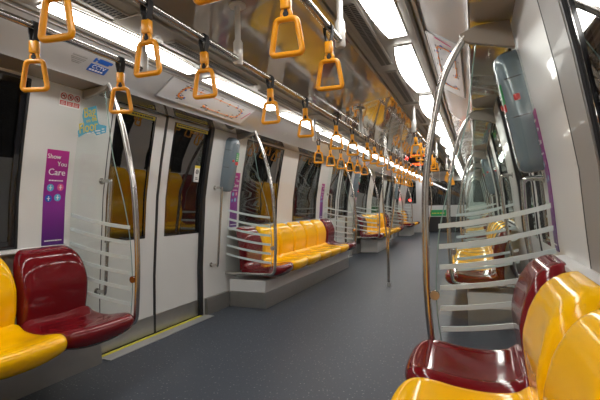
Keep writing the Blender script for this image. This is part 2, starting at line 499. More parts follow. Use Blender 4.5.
# ceiling vents
def make_vent(side, label, group):
    o = LSH[side] * .5
    t = thing('ceiling_vent', label, 'air vent', (side * (.535 + o), 0, 2.083), 0, group)
    bm = BM(); X = side * (.535 + o)
    box(bm, X - .046, X + .046, -.5, .5, 2.087, 2.0945, .002)
    finish('frame', bm, M['ceiltrim'], t, smooth=False)
    bm = BM()
    for dx in (-.019, .019): box(bm, X + dx - .014, X + dx + .014, -.485, .485, 2.0855, 2.088)
    finish('opening', bm, M['dark'], t, smooth=False)
    bm = BM()
    comb = [(X + .0035, -.487)]
    for k in range(48):
        a, b = -.487 + k * .0207, -.480 + k * .0207
        comb += [(X + .034, a), (X + .034, b), (X + .0035, b)]
        if k < 47: comb += [(X + .0035, a + .0207)]
    for k in reversed(range(48)):
        a, b = -.487 + k * .0207, -.480 + k * .0207
        if k < 47: comb += [(X - .0035, a + .0207)]
        comb += [(X - .0035, b), (X - .034, b), (X - .034, a)]
    comb += [(X - .0035, -.487)]
    prism(bm, comb, 'Z', 2.084, 2.0865)
    finish('grille', bm, M['channel'], t, smooth=False)
    return t
for side, w in ((-1, 'on the white door side'), (1, 'on the corner seat side')):
    first = None; n = 0
    for k in range(-1, 12):
        y = 2.46 + 1.165 * k
        lab = f'dark slotted ceiling air vent {w}, {ORD[n]} down the car'; n += 1
        if first is None: first = make_vent(side, lab, 'slotted ceiling air vents ' + w); first.location.y = y
        else: dup(first, (first.location.x, y, first.location.z), 0, lab)

# ------------------------------------------------------------------ overhead rails with posts
RZ = 1.848
def post(bm_thin, bm_thick, bm_disc, x, y, zt):
    cyl(bm_thin, (x, y, RZ + .08), (x, y, zt), .015, 14)
    tube(bm_thick, [(x, y, RZ - .028), (x, y, RZ - .02), (x, y, RZ + .085), (x, y, RZ + .10)], .024, 16, radii=[.018, .024, .024, .017])
    cyl(bm_disc, (x, y, zt - .008), (x, y, zt), .045, 20)
def make_rail(label, x, y0, y1, posts, zt, group, plates=False, start_bend=True):
    t = thing('overhead_rail', label, 'handrail', (x, (y0 + y1) / 2, RZ), 0, group)
    bm = BM(); tube(bm, [(x, y0, RZ), (x, y1, RZ)], .0155, 14); finish('tube', bm, M['steel'], t)
    for y in posts:
        a, b, c = BM(), BM(), BM(); post(a, b, c, x, y, zt)
        P = finish('post', a, M['sleeve'], t); finish('sleeve', b, M['sleeve'], P); finish('ceiling_flange', c, M['sleeve'], P)
        if plates:
            d = BM(); box(d, x - .09, x + .11, y - .12, y + .12, zt - .012, zt, .004); finish('mounting_plate', d, M['ceiltrim'], P, smooth=False)
    return t
make_rail('long steel overhead rail down the middle of the car, hung with straps', 0, -.6, 5.45, [1.82, 4.29], 2.128, 'overhead handrails')
make_rail('steel overhead rail down the middle of the car beyond the three-branch pole', 0, 5.67, 10.6, [6.9, 9.4], 2.128, 'overhead handrails')
make_rail('small distant steel overhead rail down the middle past the second three-branch pole', 0, 10.86, 16.4, [12.0, 14.6], 2.128, 'overhead handrails')
rails = [(-1, -1.0, 1.75, 'short steel rail above the seats beside the care poster'),
         (1, -1.0, 1.85, 'short steel rail above the seats facing the care poster'),
         (-1, 4.30, 6.95, 'steel rail above the long seat row past the door-side doorway'),
         (1, 4.30, 6.95, 'steel rail above the seat row past the doorway on the corner side'),
         (-1, 9.45, 12.1, 'steel rail above the distant seat row on the door side'),
         (1, 9.45, 12.1, 'steel rail above the distant seat row on the corner side')]
for s, a, b, lab in rails:
    ps = [b - .02] if a < 0 else [a + .02, b - .02]
    make_rail(lab, s * .54, a, b, ps, 2.092, 'overhead handrails', plates=True)

# ------------------------------------------------------------------ strap handles
def make_handle(label, group):
    t = thing('strap_handle', label, 'strap handle', (0, 0, 0), 0, group)
    # origin is the rail axis height
    bm = BM(); r = .0185
    path = [(-.007, 0, -.064), (-.018, 0, -.02)] + [(math.cos(a) * -r, 0, math.sin(a) * r) for a in [PI * k / 8 for k in range(9)]] + [(.018, 0, -.02), (.007, 0, -.064)]
    # strap is a flat band: loops over the rail (rail runs along Y), band width along Y
    path = [Vector(p) for p in path]; hw = .013; th = .0025
    rows = []
    for i, p in enumerate(path):
        tn = (path[min(i + 1, len(path) - 1)] - path[max(i - 1, 0)]).normalized(); nn = Vector((tn.z, 0, -tn.x))
        rows.append([bm.verts.new(p + nn * a + Vector((0, b, 0))) for a, b in ((th, -hw), (th, hw), (-th, hw), (-th, -hw))])
    for A, B in zip(rows, rows[1:]):
        for k in range(4): bm.faces.new((A[k], A[(k + 1) % 4], B[(k + 1) % 4], B[k]))
    bm.faces.new(rows[0]); bm.faces.new(rows[-1][::-1])
    finish('strap', bm, M['strap'], t)
    bm = BM(); box(bm, -.017, .017, -.014, .014, -.112, -.060, .005)
    finish('clip', bm, M['amber'], t)
    bm = BM(); tube(bm, [(0, -.007, -.127), (0, .007, -.127)], .010, 14)
    box(bm, -.006, .006, -.008, .008, -.142, -.110, .002)
    finish('swivel', bm, M['strap'], t)
    bm = BM()
    tube(bm, catmull([(-.013, 0, -.142), (-.015, 0, -.128), (-.011, 0, -.115), (0, 0, -.111), (.011, 0, -.115), (.015, 0, -.128), (.013, 0, -.142)], 3), .0075, 10)
    zt, zb = -.142, -.259
    cs = [(-.035, zt), (.035, zt), (.054, zb), (-.054, zb)]
    pts = []
    rad = .017
    for i in range(4):
        p0, p1, p2 = Vector(cs[i - 1]), Vector(cs[i]), Vector(cs[(i + 1) % 4])
        a = p1 + (p0 - p1).normalized() * rad; b = p1 + (p2 - p1).normalized() * rad
        for k in range(6):
            q = k / 5; v = (1 - q) ** 2 * a + 2 * q * (1 - q) * p1 + q * q * b; pts.append((v.x, 0, v.y))
        for k in range(1, 4):
            c = Vector(cs[(i + 1) % 4]); nb = c + (p1 - c).normalized() * rad; v = b.lerp(nb, k / 4); pts.append((v.x, 0, v.y))
    tube(bm, pts, .0102, 10, closed=True)
    finish('ring', bm, M['amber'], t)
    return t
HB = [.82, 1.18, 1.53, 2.175, 2.72, 3.425, 3.936, 4.545, 4.904, 5.276, 5.93, 6.42, 6.80, 7.3, 7.75, 8.2, 8.75, 9.6, 10.1, 10.6, 11.1, 11.6]
HA1, HA2, HA3 = [1.127, 1.571], [4.44 + .425 * k for k in range(6)], [9.6 + .43 * k for k in range(6)]
HC1 = [.82, 1.23, 1.664]
groups = [(0, HB, 'centre rail', 'strap handles on the centre rail'),
          (-.54, HA1, 'short rail beside the care poster', 'strap handles above the seats beside the care poster'),
          (.54, HC1, 'short rail facing the care poster', 'strap handles above the seats facing the care poster'),
          (-.54, HA2, 'rail over the long door-side seat row', 'strap handles over the long seat row'),
          (.54, HA2, 'rail over the corner-side row past the doorway', 'strap handles over the opposite seat row'),
          (-.54, HA3, 'rail over the second door-side seat row', 'strap handles over the distant door-side seats'),
          (.54, HA3, 'rail over the second corner-side seat row', 'strap handles over the distant opposite seats')]
h0 = None
ORDN = ORD + ['seventeenth', 'eighteenth', 'nineteenth', 'twentieth', 'twenty-first', 'twenty-second']
for x, ysx, rn, gp in groups:
    for i, y in enumerate(ysx):
        lab = f'amber strap handle, {ORDN[i]} along the {rn}'
        rz = random.uniform(-.12, .12) + (.30 if x < 0 else 0.12 if x == 0 else 0)
        if h0 is None: h0 = make_handle(lab, gp); h0.location = (x, y, RZ); h0.rotation_euler.z = 0
        else: h = dup(h0, (x, y, RZ), 0, lab, gp)
        cur = h0 if h0['label'] == lab else h
        for ch in cur.children:
            if ch.name.split('.')[0] in ('ring', 'swivel', 'clip'): ch.rotation_euler.z = rz

# ------------------------------------------------------------------ seats
SW = .2272
def lerp_tab(tab, v):
    for (a, x), (b, y) in zip(tab, tab[1:]):
        if v <= b: return x + (y - x) * max(0, (v - a) / (b - a))
    return tab[-1][1]
def sm_tab(tab, v, h=.02): return (lerp_tab(tab, v - h) + 2 * lerp_tab(tab, v) + lerp_tab(tab, v + h)) / 4
WALL0 = -1.44
def make_seat(name_mat, label):
    t = thing('train_seat', label, 'seat', (-1.14, 0, .33), 0, None)
    # --- backrest: height field over a rounded outline
    zb, zt = .405, .874
    back = [(.35, .120), (.55, .117), (.66, .112), (.76, .088), (.82, .064), (.874, .038), (.95, .02)]
    dep = [(.35, .040), (.45, .050), (.52, .060), (.62, .076), (.68, .078), (.74, .074), (.82, .066), (.874, .055)]
    def half(z):
        if z < .60: return SW - .004 - .006 * math.exp(-((z - .47) / .05) ** 2)
        q = min(1, (z - .60) / (zt - .60)); return SW - .104 + .100 * (1 - q ** 3.0) ** (1 / 2.2)
    NR, NS = 30, 24
    zs = []
    for i in range(NR + 1):
        q = i / NR; zs.append(zb + (zt - zb) * (q if q < .75 else .75 + .25 * math.sin((q - .75) / .25 * PI / 2)))
    bm = BM(); F, B = [], []
    for z in zs:
        w = half(z); fr, br = [], []
        for j in range(NS + 1):
            s = -math.cos(PI * j / NS); s = .55 * s + .45 * (2 * j / NS - 1)
            y = s * w
            d_edge = (w - abs(y)); R = .062
            es = 1. if d_edge > R else (1 - ((R - d_edge) / R) ** 2.3) ** (1 / 2.3)
            dz = zt - z; RT = .060
            et = 1. if dz > RT else (1 - ((RT - dz) / RT) ** 2.3) ** (1 / 2.3)
            e = es * et
            d = sm_tab(dep, z) * e
            # recessed sitter area, bounded above by an arched ridge
            arch = .775 - .10 * (abs(y) / (w + 1e-6)) ** 2.2
            ins = 1 / (1 + math.exp(-(arch - z) / .007)); ins *= 1 / (1 + math.exp(-(w * .78 - abs(y)) / .016))
            d -= .0055 * ins * min(1, e)
            ub = sm_tab(back, z)
            fr.append(bm.verts.new((WALL0 + ub + max(d, .0) + .004, y, z)))
            br.append(bm.verts.new((WALL0 + ub - .012 * min(1, e * 1.2) - .002, y, z)))
        F.append(fr); B.append(br)
    for G in (F, B):
        for a, b in zip(G, G[1:]):
            for j in range(NS): bm.faces.new((a[j], a[j + 1], b[j + 1], b[j]))
    for i in range(NR):
        for j in (0, NS): bm.faces.new((F[i][j], F[i + 1][j], B[i + 1][j], B[i][j]))
    for i in (0, NR):
        for j in range(NS): bm.faces.new((F[i][j], F[i][j + 1], B[i][j + 1], B[i][j]))
    finish('backrest', bm, name_mat, t, angle=70)
    # --- seat pan: closed profile swept across the width
    prof = catmull([(.165, .478), (.21, .452), (.29, .437), (.39, .441), (.48, .455), (.545, .460), (.587, .448), (.606, .420), (.598, .384), (.560, .352), (.47, .330), (.34, .325), (.17, .345), (.14, .40)], 4, closed=True)
    bm = BM(); rings = []; NSP = 26
    for j in range(NSP + 1):
        s = math.sin((2 * j / NSP - 1) * PI / 2); a = abs(s)
        y = s * SW
        edge = 1 if a < .74 else (1 - ((a - .74) / .26) ** 2.2 * .985) ** (1 / 2.2)
        edge = max(edge, .30)
        ring = []
        for p in prof:
            u, z = p.x, p.y
            # rounded flanks, scalloped lip and a shallow dish
            cz = .388
            zz = cz + (z - cz) * (.55 + .45 * edge)
            if z < cz: zz = cz + (z - cz) * (1 - .60 * a ** 2.2) * (1.30 if u > .35 else 1)
            uu = u
            lip = max(0, (u - .40) / .20)
            uu -= lip * (.034 * a ** 3 + .050 * (1 - edge))
            if z > .40 and u < .56: zz -= .006 * (1 - min(1, a / .75) ** 2)
            ring.append(bm.verts.new((WALL0 + uu, y, zz)))
        rings.append(ring)
    n = len(prof)
    for A, B in zip(rings, rings[1:]):
        for k in range(n): bm.faces.new((A[k], A[(k + 1) % n], B[(k + 1) % n], B[k]))
    bm.faces.new(rings[0]); bm.faces.new(rings[-1][::-1])
    finish('seat_pan', bm, name_mat, t, angle=60)
    return t

y_seat = make_seat(M['yellow'], 'x'); r_seat = make_seat(M['red'], 'x')
first_used = {'y': False, 'r': False}
PITCH = .457
def place_seat(kind, side, y, label, group):
    src = y_seat if kind == 'y' else r_seat
    loc = (-1.14 if side < 0 else 1.115, y, .33); rz = 0 if side < 0 else PI
    if not first_used[kind]:
        first_used[kind] = True; src.location = loc; src.rotation_euler.z = rz; src['label'] = label; src['group'] = group; return src
    return dup(src, loc, rz, label, group)
def bench(side, b0, n, kinds, labels, group, order=1):
    for k in range(n):
        y = b0 + .0 + PITCH * (k + .5)
        place_seat(kinds[k], side, y, labels[k], group)
# near benches: seven seats, the last (maroon) against the glass screen
def near_labels(where):
    L = []
    for k in range(7):
        if k == 6: L.append(f'glossy maroon moulded seat {where}, against the glass screen')
        else: L.append(f'glossy yellow seat {where}, {ORD[5 - k]} from the maroon seat')
    return L
N = near_labels('in the row beside the care poster')
for k in (3, 4, 5, 6): place_seat('r' if k == 6 else 'y', -1, -1.21 + PITCH * (k + .5), N[k], 'seats in the row beside the care poster')
N = near_labels('in the corner row facing the care poster')
for k in (2, 3, 4, 5, 6): place_seat('r' if k == 6 else 'y', 1, -1.14 + PITCH * (k + .5), N[k], 'seats in the corner row facing the care poster')
def full_labels(where):
    L = [f'glossy maroon seat {where}, at its near end']
    L += [f'glossy yellow seat {where}, {ORD[k]} after the maroon' for k in range(5)]
    return L + [f'glossy maroon seat {where}, at its far end']
for side, wh, gp in ((-1, 'in the long door-side row', 'seats in the long row past the door-side doorway'), (1, 'in the row behind the striped corner glass', 'seats in the row seen through the striped glass')):
    bench(side, 3.96, 7, 'ryyyyyr', full_labels(wh), gp)
for side, wh, gp in ((-1, 'in the second door-side row beyond the doorway', 'seats in the distant row on the door side'), (1, 'in the second row down the corner side', 'seats in the distant row on the striped glass side')):
    bench(side, 9.13, 7, 'ryyyyyr', full_labels(wh), gp)
for side, wh, gp in ((-1, 'in the last door-side row by the end wall', 'seats in the last row on the door side'), (1, 'in the last corner-side row by the end wall', 'seats in the last row on the striped glass side')):
    L = full_labels(wh); bench(side, 14.30, 4, 'ryyr', [L[0], L[1], L[2], L[6]], gp)

# bench bases and supports
def make_base(label, side, b0, b1):
    t = thing('bench_base', label, 'bench base', (-1.24, (b0 + b1) / 2, 0), 0, 'bench bases past the first doorway')
    bm = BM(); prism(bm, [(-1.460, .172), (-1.014, .172), (-1.004, .292), (-1.02, .302), (-1.46, .302)], 'Y', b0, b1, .004); finish('panel', bm, M['wall'], t, smooth=False)
    bm = BM(); prism(bm, [(-1.460, .0), (-1.006, .0), (-1.006, .171), (-1.460, .171)], 'Y', b0, b1, .003); finish('kick_plate', bm, M['steel_plate'], t, smooth=False)
    if side > 0: t.rotation_euler.z = PI; t.location.x = 1.24
    return t
make_base('grey bench base with steel kick plate under the long door-side seat row', -1, 3.962, 7.12)
make_base('grey bench base with steel kick plate behind the striped glass', 1, 3.962, 7.12)
def make_support(label, side, a, b):
    bm = BM(); s = side
    prism(bm, [(s * 1.445, .20), (s * 1.445, .306), (s * 1.10, .306), (s * 1.10, .290), (s * 1.37, .22), (s * 1.39, .20)], 'Y', a, b, .004)
    return tag(finish('seat_support', bm, M['rubber'], smooth=False), label, 'seat support', 'dark cantilever seat supports')
make_support('dark cantilever support under the seats beside the care poster', -1, .18, 1.9)
make_support('dark cantilever support under the corner seats facing the care poster', 1, -.3, 1.9)
make_support('dark cantilever support under the distant door-side seat row', -1, 10.95, 12.25)
make_support('dark cantilever support under the distant seats on the corner side', 1, 10.95, 12.25)
make_support('dark cantilever support under the last seats on the door side', -1, 15.65, 16.1)
make_support('dark cantilever support under the last seats on the corner side', 1, 14.4, 16.1)
def make_eqbox(label, s, y0, y1):
    t = thing('equipment_box', label, 'equipment box', (s * 1.2, (y0 + y1) / 2, 0), 0, 'grey boxes under the distant seats')
    bm = BM(); box(bm, min(s * 1.0, s * 1.395), max(s * 1.0, s * 1.395), y0, y1, .0, .302, .006); finish('body', bm, M['wall'], t, smooth=False)
    bm = BM(); box(bm, min(s * .996, s * 1.0), max(s * .996, s * 1.0), y0 + .03, y1 - .03, .03, .28, .001); finish('cover', bm, M['wall'], t, smooth=False)
make_eqbox('light grey equipment box under the second door-side seat row', -1, 9.45, 10.9)
make_eqbox('light grey equipment box under the last door-side seats', -1, 14.7, 15.6)
make_eqbox('light grey equipment box under the second seat row on the corner side', 1, 9.45, 10.9)

# ------------------------------------------------------------------ glass screens with steel poles
POLE = [(-.883, .46), (-.872, .62), (-.869, .85), (-.889, 1.22), (-.948, 1.52), (-1.000, 1.70), (-1.090, 1.922)]
def make_screen(label, side, y):
    s = side; k = .0 if s < 0 else .028
    t = thing('glass_screen', label, 'glass screen', (s * .9, y, .36), 0, 'glass screens at the ends of the seat rows')
    X = lambda x: s * -x
    top = (-1.090, 1.918) if s < 0 else (-1.068, 1.862)
    P = [(p[0] + k * max(0, (p[1] - .85)) , p[1]) for p in POLE[:-1]] + [top]
    pts = [(WX(-1, .37, .002), .372), (-1.2, .372), (-1.0, .372), (-.935, .376), (-.900, .395), (-.886, .43)]
    if s > 0: pts[0] = (-1.44, .372)
    cp = catmull([(X(p[0]), y, p[1]) for p in pts], 4)[:-1] + catmull([(X(p[0]), y, p[1]) for p in P], 6)
    bm = BM(); tube(bm, cp, .0165, 14)
    finish('pole', bm, M['steel'], t)
    wx = lambda z: -(WXl(z) - (.055 if s > 0 else 0)) + .006
    out = [(wx(.42), .405), (-.97, .405), (-.930, .43), (-.912, .62), (-.926, .90), (-.975, 1.15), (-1.062, 1.45), (-1.112, 1.80), (-1.122, 1.88 if s < 0 else 1.83)]
    zs = [1.885 if s < 0 else 1.81, 1.7, 1.5, 1.2, .9, .6]
    out += [(wx(z), z) for z in zs]
    bm = BM(); prism(bm, [(X(a), b) for a, b in out], 'Y', y - .004, y + .004)
    g = finish('glass_panel', bm, M['glass'], t, smooth=False)
    bm = BM(); tube(bm, catmull([(X(a), y, b) for a, b in out[2:9]], 4), .0028, 6); finish('glass_edge', bm, M['edge'], g)
    for i in range(6):
        z0 = .498 + .097 * i
        x0 = -.930; x1 = wx(z0 + .07) + .008; n = 14; up, dn = [], []
        for q in range(n + 1):
            f = q / n; x = x0 + (x1 - x0) * f; z = z0 + .088 * (.45 * f + .55 * f ** 2)
            up.append((X(x), z + .011)); dn.append((X(x), z - .011))
        bm = BM(); prism(bm, up + dn[::-1], 'Y', y - .0048, y + .0048)
        finish('frosted_stripe', bm, M['stripe'], t, smooth=False)
    bm = BM()
    zc = .655
    cyl(bm, (X(-.905), y - .011, zc), (X(-.905), y + .011, zc), .022, 20)
    finish('clamp_disc', bm, M['copper'], t)
    bm = BM()
    b = [(-1.078 + k * .5, 1.912), (-1.115 + k * .5, 1.878), (wx(1.86) + .01, 1.845), (wx(1.90) + .004, 1.905)]
    if s > 0: b = [(-1.046, 1.872), (-1.060, 1.842), (-1.085, 1.828), (wx(1.78) + .01, 1.775), (wx(1.90) + .004, 1.903), (-1.12, 1.903)]
    prism(bm, [(X(a), c) for a, c in b], 'Y', y - .016, y + .016, .004)
    finish('bracket', bm, M['bracket'], t, smooth=False)
    return t
SCR = [(-1, 2.0, 'glass screen with frosted stripes and steel pole beside the care poster'), (1, 2.068, 'striped glass screen with steel pole behind the maroon corner seat'),
       (-1, 3.95, 'striped glass screen at the near end of the long door-side seat row'), (-1, 7.17, 'striped glass screen at the far end of the long door-side seat row'),
       (1, 3.95, 'striped glass screen seen through the corner seat screen, across the doorway'), (1, 7.17, 'striped glass screen ending the seat row seen through the corner screen'),
       (-1, 9.12, 'striped glass screen before the second door-side seat row'), (-1, 12.34, 'striped glass screen after the second door-side seat row'),
       (1, 9.12, 'striped glass screen before the second seat row on the corner side'), (1, 12.34, 'striped glass screen after the second seat row on the corner side'),
       (-1, 14.29, 'small distant striped glass screen before the last door-side seats'), (1, 14.29, 'small distant striped glass screen before the last seats on the corner side')]
for s, y, lab in SCR: make_screen(lab, s, y)

# three-branch poles in the aisle
def make_tripole(label, y):
    t = thing('aisle_pole', label, 'pole', (0, y, 0), 0, 'three-branch poles in the aisle')
    bm = BM(); cyl(bm, (0, y, .02), (0, y, .64), .0165, 16); finish('lower_tube', bm, M['steel'], t)
    bm = BM(); tube(bm, [(0, y, 0), (0, y, .045), (0, y, .06)], .02, 18, radii=[.026, .026, .019]); finish('foot_collar', bm, M['alum'], t)
    for a in (.2, .2 + 2 * PI / 3, .2 + 4 * PI / 3):
        c, s = math.cos(a), math.sin(a)
        pts = catmull([(c * r, y + s * r, z) for r, z in ((.010, .60), (.016, .66), (.05, .82), (.085, 1.05), (.096, 1.25), (.085, 1.45), (.045, 1.65), (.018, 1.75), (.012, 1.80))], 4)
        bm = BM(); tube(bm, pts, .0125, 12); finish('branch', bm, M['steel'], t)
    bm = BM(); cyl(bm, (0, y, 1.76), (0, y, 2.12), .0165, 16); finish('upper_tube', bm, M['steel'], t)
    bm = BM(); cyl(bm, (0, y, 2.110), (0, y, 2.127), .045, 20); finish('ceiling_flange', bm, M['sleeve'], t)
make_tripole('steel pole in the aisle splitting into three branches, nearer one', 5.56)
make_tripole('small distant steel three-branch pole farther down the aisle', 10.73)

# grab rails on the door jambs
def make_grab(label, side, y):
    zt = 1.20 if side > 0 and (abs(y - 2.245) < .01 or abs(y - 7.27) < .01) else 1.31
    t = thing('grab_rail', label, 'grab rail', (WX(side, .5), y, .5), 0, 'vertical grab rails at the doorways')
    s = side; w0, w1 = WX(s, .5, .001), WX(s, zt, .001)
    i0, i1 = WX(s, .5, .09), WX(s, zt, .09)
    m0 = WX(s, .9, .095)
    pts = [(w0, y, .50), (i0 + s * .02, y, .502), (i0, y, .52), (m0, y, .9), (i1, y, zt - .035), (i1 + s * .006, y, zt - .012), (i1 + s * .025, y, zt), (w1, y, zt)]
    bm = BM(); tube(bm, catmull(pts, 5), .0125, 12); finish('bar', bm, M['steel'], t)
    bm = BM(); cyl(bm, (w0, y, .50), (w0 - s * .006, y, .50), .024, 18); finish('wall_flange', bm, M['steel'], t)
    bm = BM(); cyl(bm, (w1, y, zt), (w1 - s * .006, y, zt), .024, 18); finish('wall_flange', bm, M['steel'], t)
for s, y, lab in ((-1, 2.235, 'vertical steel grab rail seen through the glass beside the care poster'), (-1, 3.67, 'vertical steel grab rail on the white jamb below the grey box'),
                  (1, 2.245, 'vertical steel grab rail below the grey box by the corner seats'), (1, 3.76, 'vertical steel grab rail across the doorway, seen through the corner screen'),
                  (-1, 7.27, 'vertical steel grab rail past the long door-side seat row'), (-1, 8.84, 'vertical steel grab rail before the second door-side seat row'),
                  (1, 7.27, 'vertical steel grab rail past the seat row on the corner side'), (1, 8.84, 'vertical steel grab rail before the second seat row on the corner side')):
    make_grab(lab, s, y)

# grey emergency housings
def make_housing(label, side, y):
    s = side; zc = 1.57 if side < 0 else 1.525; t = thing('emergency_box', label, 'emergency box', (WX(s, 1.28), y, 1.28), 0, 'grey emergency boxes by the doorways')
    F = wall_frame(s, y, zc, .0)
    def cap(bm, w, h, r, d0, d1, taper=.0):
        def outline(dw):
            pts = []
            for (cx, cy, a0) in ((w - r, h - r, 0), (-(w - r), h - r, 90), (-(w - r), -(h - r), 180), (w - r, -(h - r), 270)):
                for k in range(7):
                    a = math.radians(a0 + 15 * k); pts.append((cx + (r) * math.cos(a), cy + (r) * math.sin(a)))
            return [(x * (1 - dw / w), yy * (1 - dw / h)) for x, yy in pts]
        levels = [(0, d0), (0, d0 + (d1 - d0) * .55), (.006, d0 + (d1 - d0) * .78), (.018, d0 + (d1 - d0) * .93), (.034, d1)]
        prev = None
        for dw, d in levels:
            ring = [bm.verts.new(F @ Vector((x, yy, d))) for x, yy in outline(dw)]
            if prev:
                for k in range(len(ring)): bm.faces.new((prev[k], prev[(k + 1) % len(ring)], ring[(k + 1) % len(ring)], ring[k]))
            else: bm.faces.new(ring[::-1])
            prev = ring
        bm.faces.new(prev)
    bm = BM(); cap(bm, .078, .295, .066, -.004, .105); finish('housing', bm, M['box'], t, angle=50)
    bm = BM()
    for v in (.155, -.03): box(bm, -.0785, .0785, v - .0025, v + .0025, .01, .082, mtx=F)
    finish('seam', bm, M['black'], t, smooth=False)
    # labels sit on the front and aisle-side face
    bm = BM(); box(bm, .004, .058, .045, .140, .09, .1062, .0, mtx=F); g = finish('green_label', bm, M['green'], t, smooth=False)
    bm = BM()
    for v in (.06, .08, .1, .12): box(bm, .012, .030 + .02 * random.random(), v - .003, v + .003, .106, .1068, mtx=F)
    finish('print', bm, M['white'], g, smooth=False)
    bm = BM(); box(bm, .004, .058, .008, .042, .09, .1062, 0, mtx=F); finish('red_label', bm, M['redst'], t, smooth=False)
    bm = BM(); box(bm, -.052, -.026, .035, .060, .09, .112, .004, mtx=F); finish('red_button', bm, M['redst'], t)
    if s > 0: bm = BM(); box(bm, .070, .086, .045, .075, .035, .062, .004, mtx=F); finish('red_button', bm, M['redst'], t)
    bm = BM(); tube(bm, catmull([F @ Vector(p) for p in ((-.035, .222, .100), (-.018, .24, .103), (0, .246, .104), (.018, .24, .103), (.035, .222, .100))], 4), .004, 6); finish('white_arc', bm, M['white'], t)
    return t
for s, y, lab in ((-1, 3.84, 'grey emergency box on the white jamb, first past the door-side doorway'), (1, 2.225, 'large grey emergency box by the corner seats screen'),
                  (-1, 9.0, 'small grey emergency box farther down the door side'), (1, 7.30, 'small grey emergency box farther down the side on the corner side'),
                  (-1, 14.16, 'tiny distant grey emergency box near the end wall')):
    make_housing(lab, s, y)

# ------------------------------------------------------------------ posters and stickers
def make_poster(label, side, y0, y1, z0=.875, z1=1.495, full=True):
    t = thing('poster', label, 'poster', (WX(side, z0), (y0 + y1) / 2, z0), 0, 'purple care posters')
    bm = BM(); wall_slab(bm, side, y0, y1, z0, z1, .0025, .003); finish('sheet', bm, M['poster'], t, angle=30)
    w = y1 - y0; yc = (y0 + y1) / 2; k = w / .155
    def T(txt, u, z, sz, m=M['white'], **kw): lettering('lettering', txt, sz, wall_frame(side, yc - side * u, z, .004), m, t, **kw)
    T('Show', -.028 * k, z1 - .045, .042 * k); T('You', .032 * k, z1 - .090, .042 * k); T('Care', 0, z1 - .145, .060 * k)
    bm = BM()
    y = -.05
    while y < .045:
        wl = random.uniform(.008, .018); F = wall_frame(side, yc - side * (y + wl / 2) * k, z1 - .198, .0035); box(bm, -wl / 2 * k, wl / 2 * k, -.004, .004, 0, .001, mtx=F); y += wl + .004
    y = -.06
    while y < .055:
        wl = random.uniform(.008, .018); F = wall_frame(side, yc - side * (y + wl / 2) * k, z0 + .03, .0035); box(bm, -wl / 2 * k, wl / 2 * k, -.0035, .0035, 0, .001, mtx=F); y += wl + .003
    finish('small_print', bm, M['white'], t, smooth=False)
    for (u, v, c) in ((-.035, .245, 'cyan'), (.035, .240, 'pinkst'), (-.043, .315, 'blue'), (.020, .308, 'cyan')):
        F = wall_frame(side, yc - side * u * k, z1 - v, .0035)
        bm = BM(); n = 20; r = .024 * k
        A = [F @ Vector((r * math.cos(2 * PI * q / n), r * math.sin(2 * PI * q / n), .0006)) for q in range(n)]; bm.faces.new([bm.verts.new(a) for a in A])
        d = finish('round_icon', bm, M[c], t, smooth=False)
        bm = BM(); box(bm, -r * .12, r * .12, -r * .6, r * .25, .0008, .0014, mtx=F); box(bm, -r * .45, r * .45, -r * .1, r * .1, .0008, .0014, mtx=F)
        box(bm, -r * .16, r * .16, r * .32, r * .6, .0008, .0014, mtx=F); finish('pictogram', bm, M['white'], d, smooth=False)
    return t
make_poster('purple Show You Care poster on the white pillar beside the near door-side seats', -1, 1.80, 1.955)
make_poster('narrow purple poster edge-on on the pillar by the corner seats', 1, 2.075, 2.165, .87, 1.50)
make_poster('purple poster behind the glass at the start of the long door-side seat row', -1, 4.00, 4.15)
make_poster('small purple poster on the pillar at the far end of the long seat row', -1, 6.93, 7.08)
make_poster('small distant purple poster before the second door-side seat row', -1, 9.18, 9.33)

def slab_sticker(name, label, cat, side, y0, y1, z0, z1, m, group=None):
    t = thing(name, label, cat, (WX(side, z0), (y0 + y1) / 2, z0), 0, group)
    bm = BM(); wall_slab(bm, side, y0, y1, z0, z1, .002, .0025); finish('backing', bm, m, t, smooth=False)
    return t
# no-smoking style prohibition notice
t = slab_sticker('prohibition_notice', 'white notice with three red prohibition circles above the care poster', 'notice', -1, 1.835, 2.0 - .012, 1.775, 1.868, M['white'])
for i in range(3):
    yc = 1.863 + .049 * i; F = wall_frame(-1, yc, 1.840, .003)
    bm = BM(); tube(bm, [F @ Vector((.0185 * math.cos(a), .0185 * math.sin(a), 0)) for a in [2 * PI * q / 24 for q in range(24)]], .0026, 6, closed=True)
    tube(bm, [F @ Vector((-.013, .013, 0)), F @ Vector((.013, -.013, 0))], .0022, 6)
    finish('prohibition_circle', bm, M['redst'], t)
    bm = BM()
    if i == 0: box(bm, -.011, .008, -.003, .003, 0, .001, mtx=F); box(bm, -.004, .010, .004, .008, 0, .001, mtx=F)
    elif i == 1: box(bm, -.006, .006, -.008, .008, 0, .001, mtx=F)
    else: box(bm, -.003, .003, -.009, .009, 0, .001, mtx=F); box(bm, -.009, .009, -.002, .002, 0, .001, mtx=F)
    finish('pictogram', bm, M['black'], t, smooth=False)
    F = wall_frame(-1, yc, 1.797, .0025); bm = BM(); box(bm, -.021, .021, -.014, .014, 0, .001, mtx=F); rl = finish('red_label', bm, M['redst'], t, smooth=False)
    bm = BM()
    for v in (.006, -.002, -.009): box(bm, -.016, .016 - .006 * random.random(), v - .0014, v + .0014, .001, .0015, mtx=F)
    finish('print', bm, M['white'], rl, smooth=False)

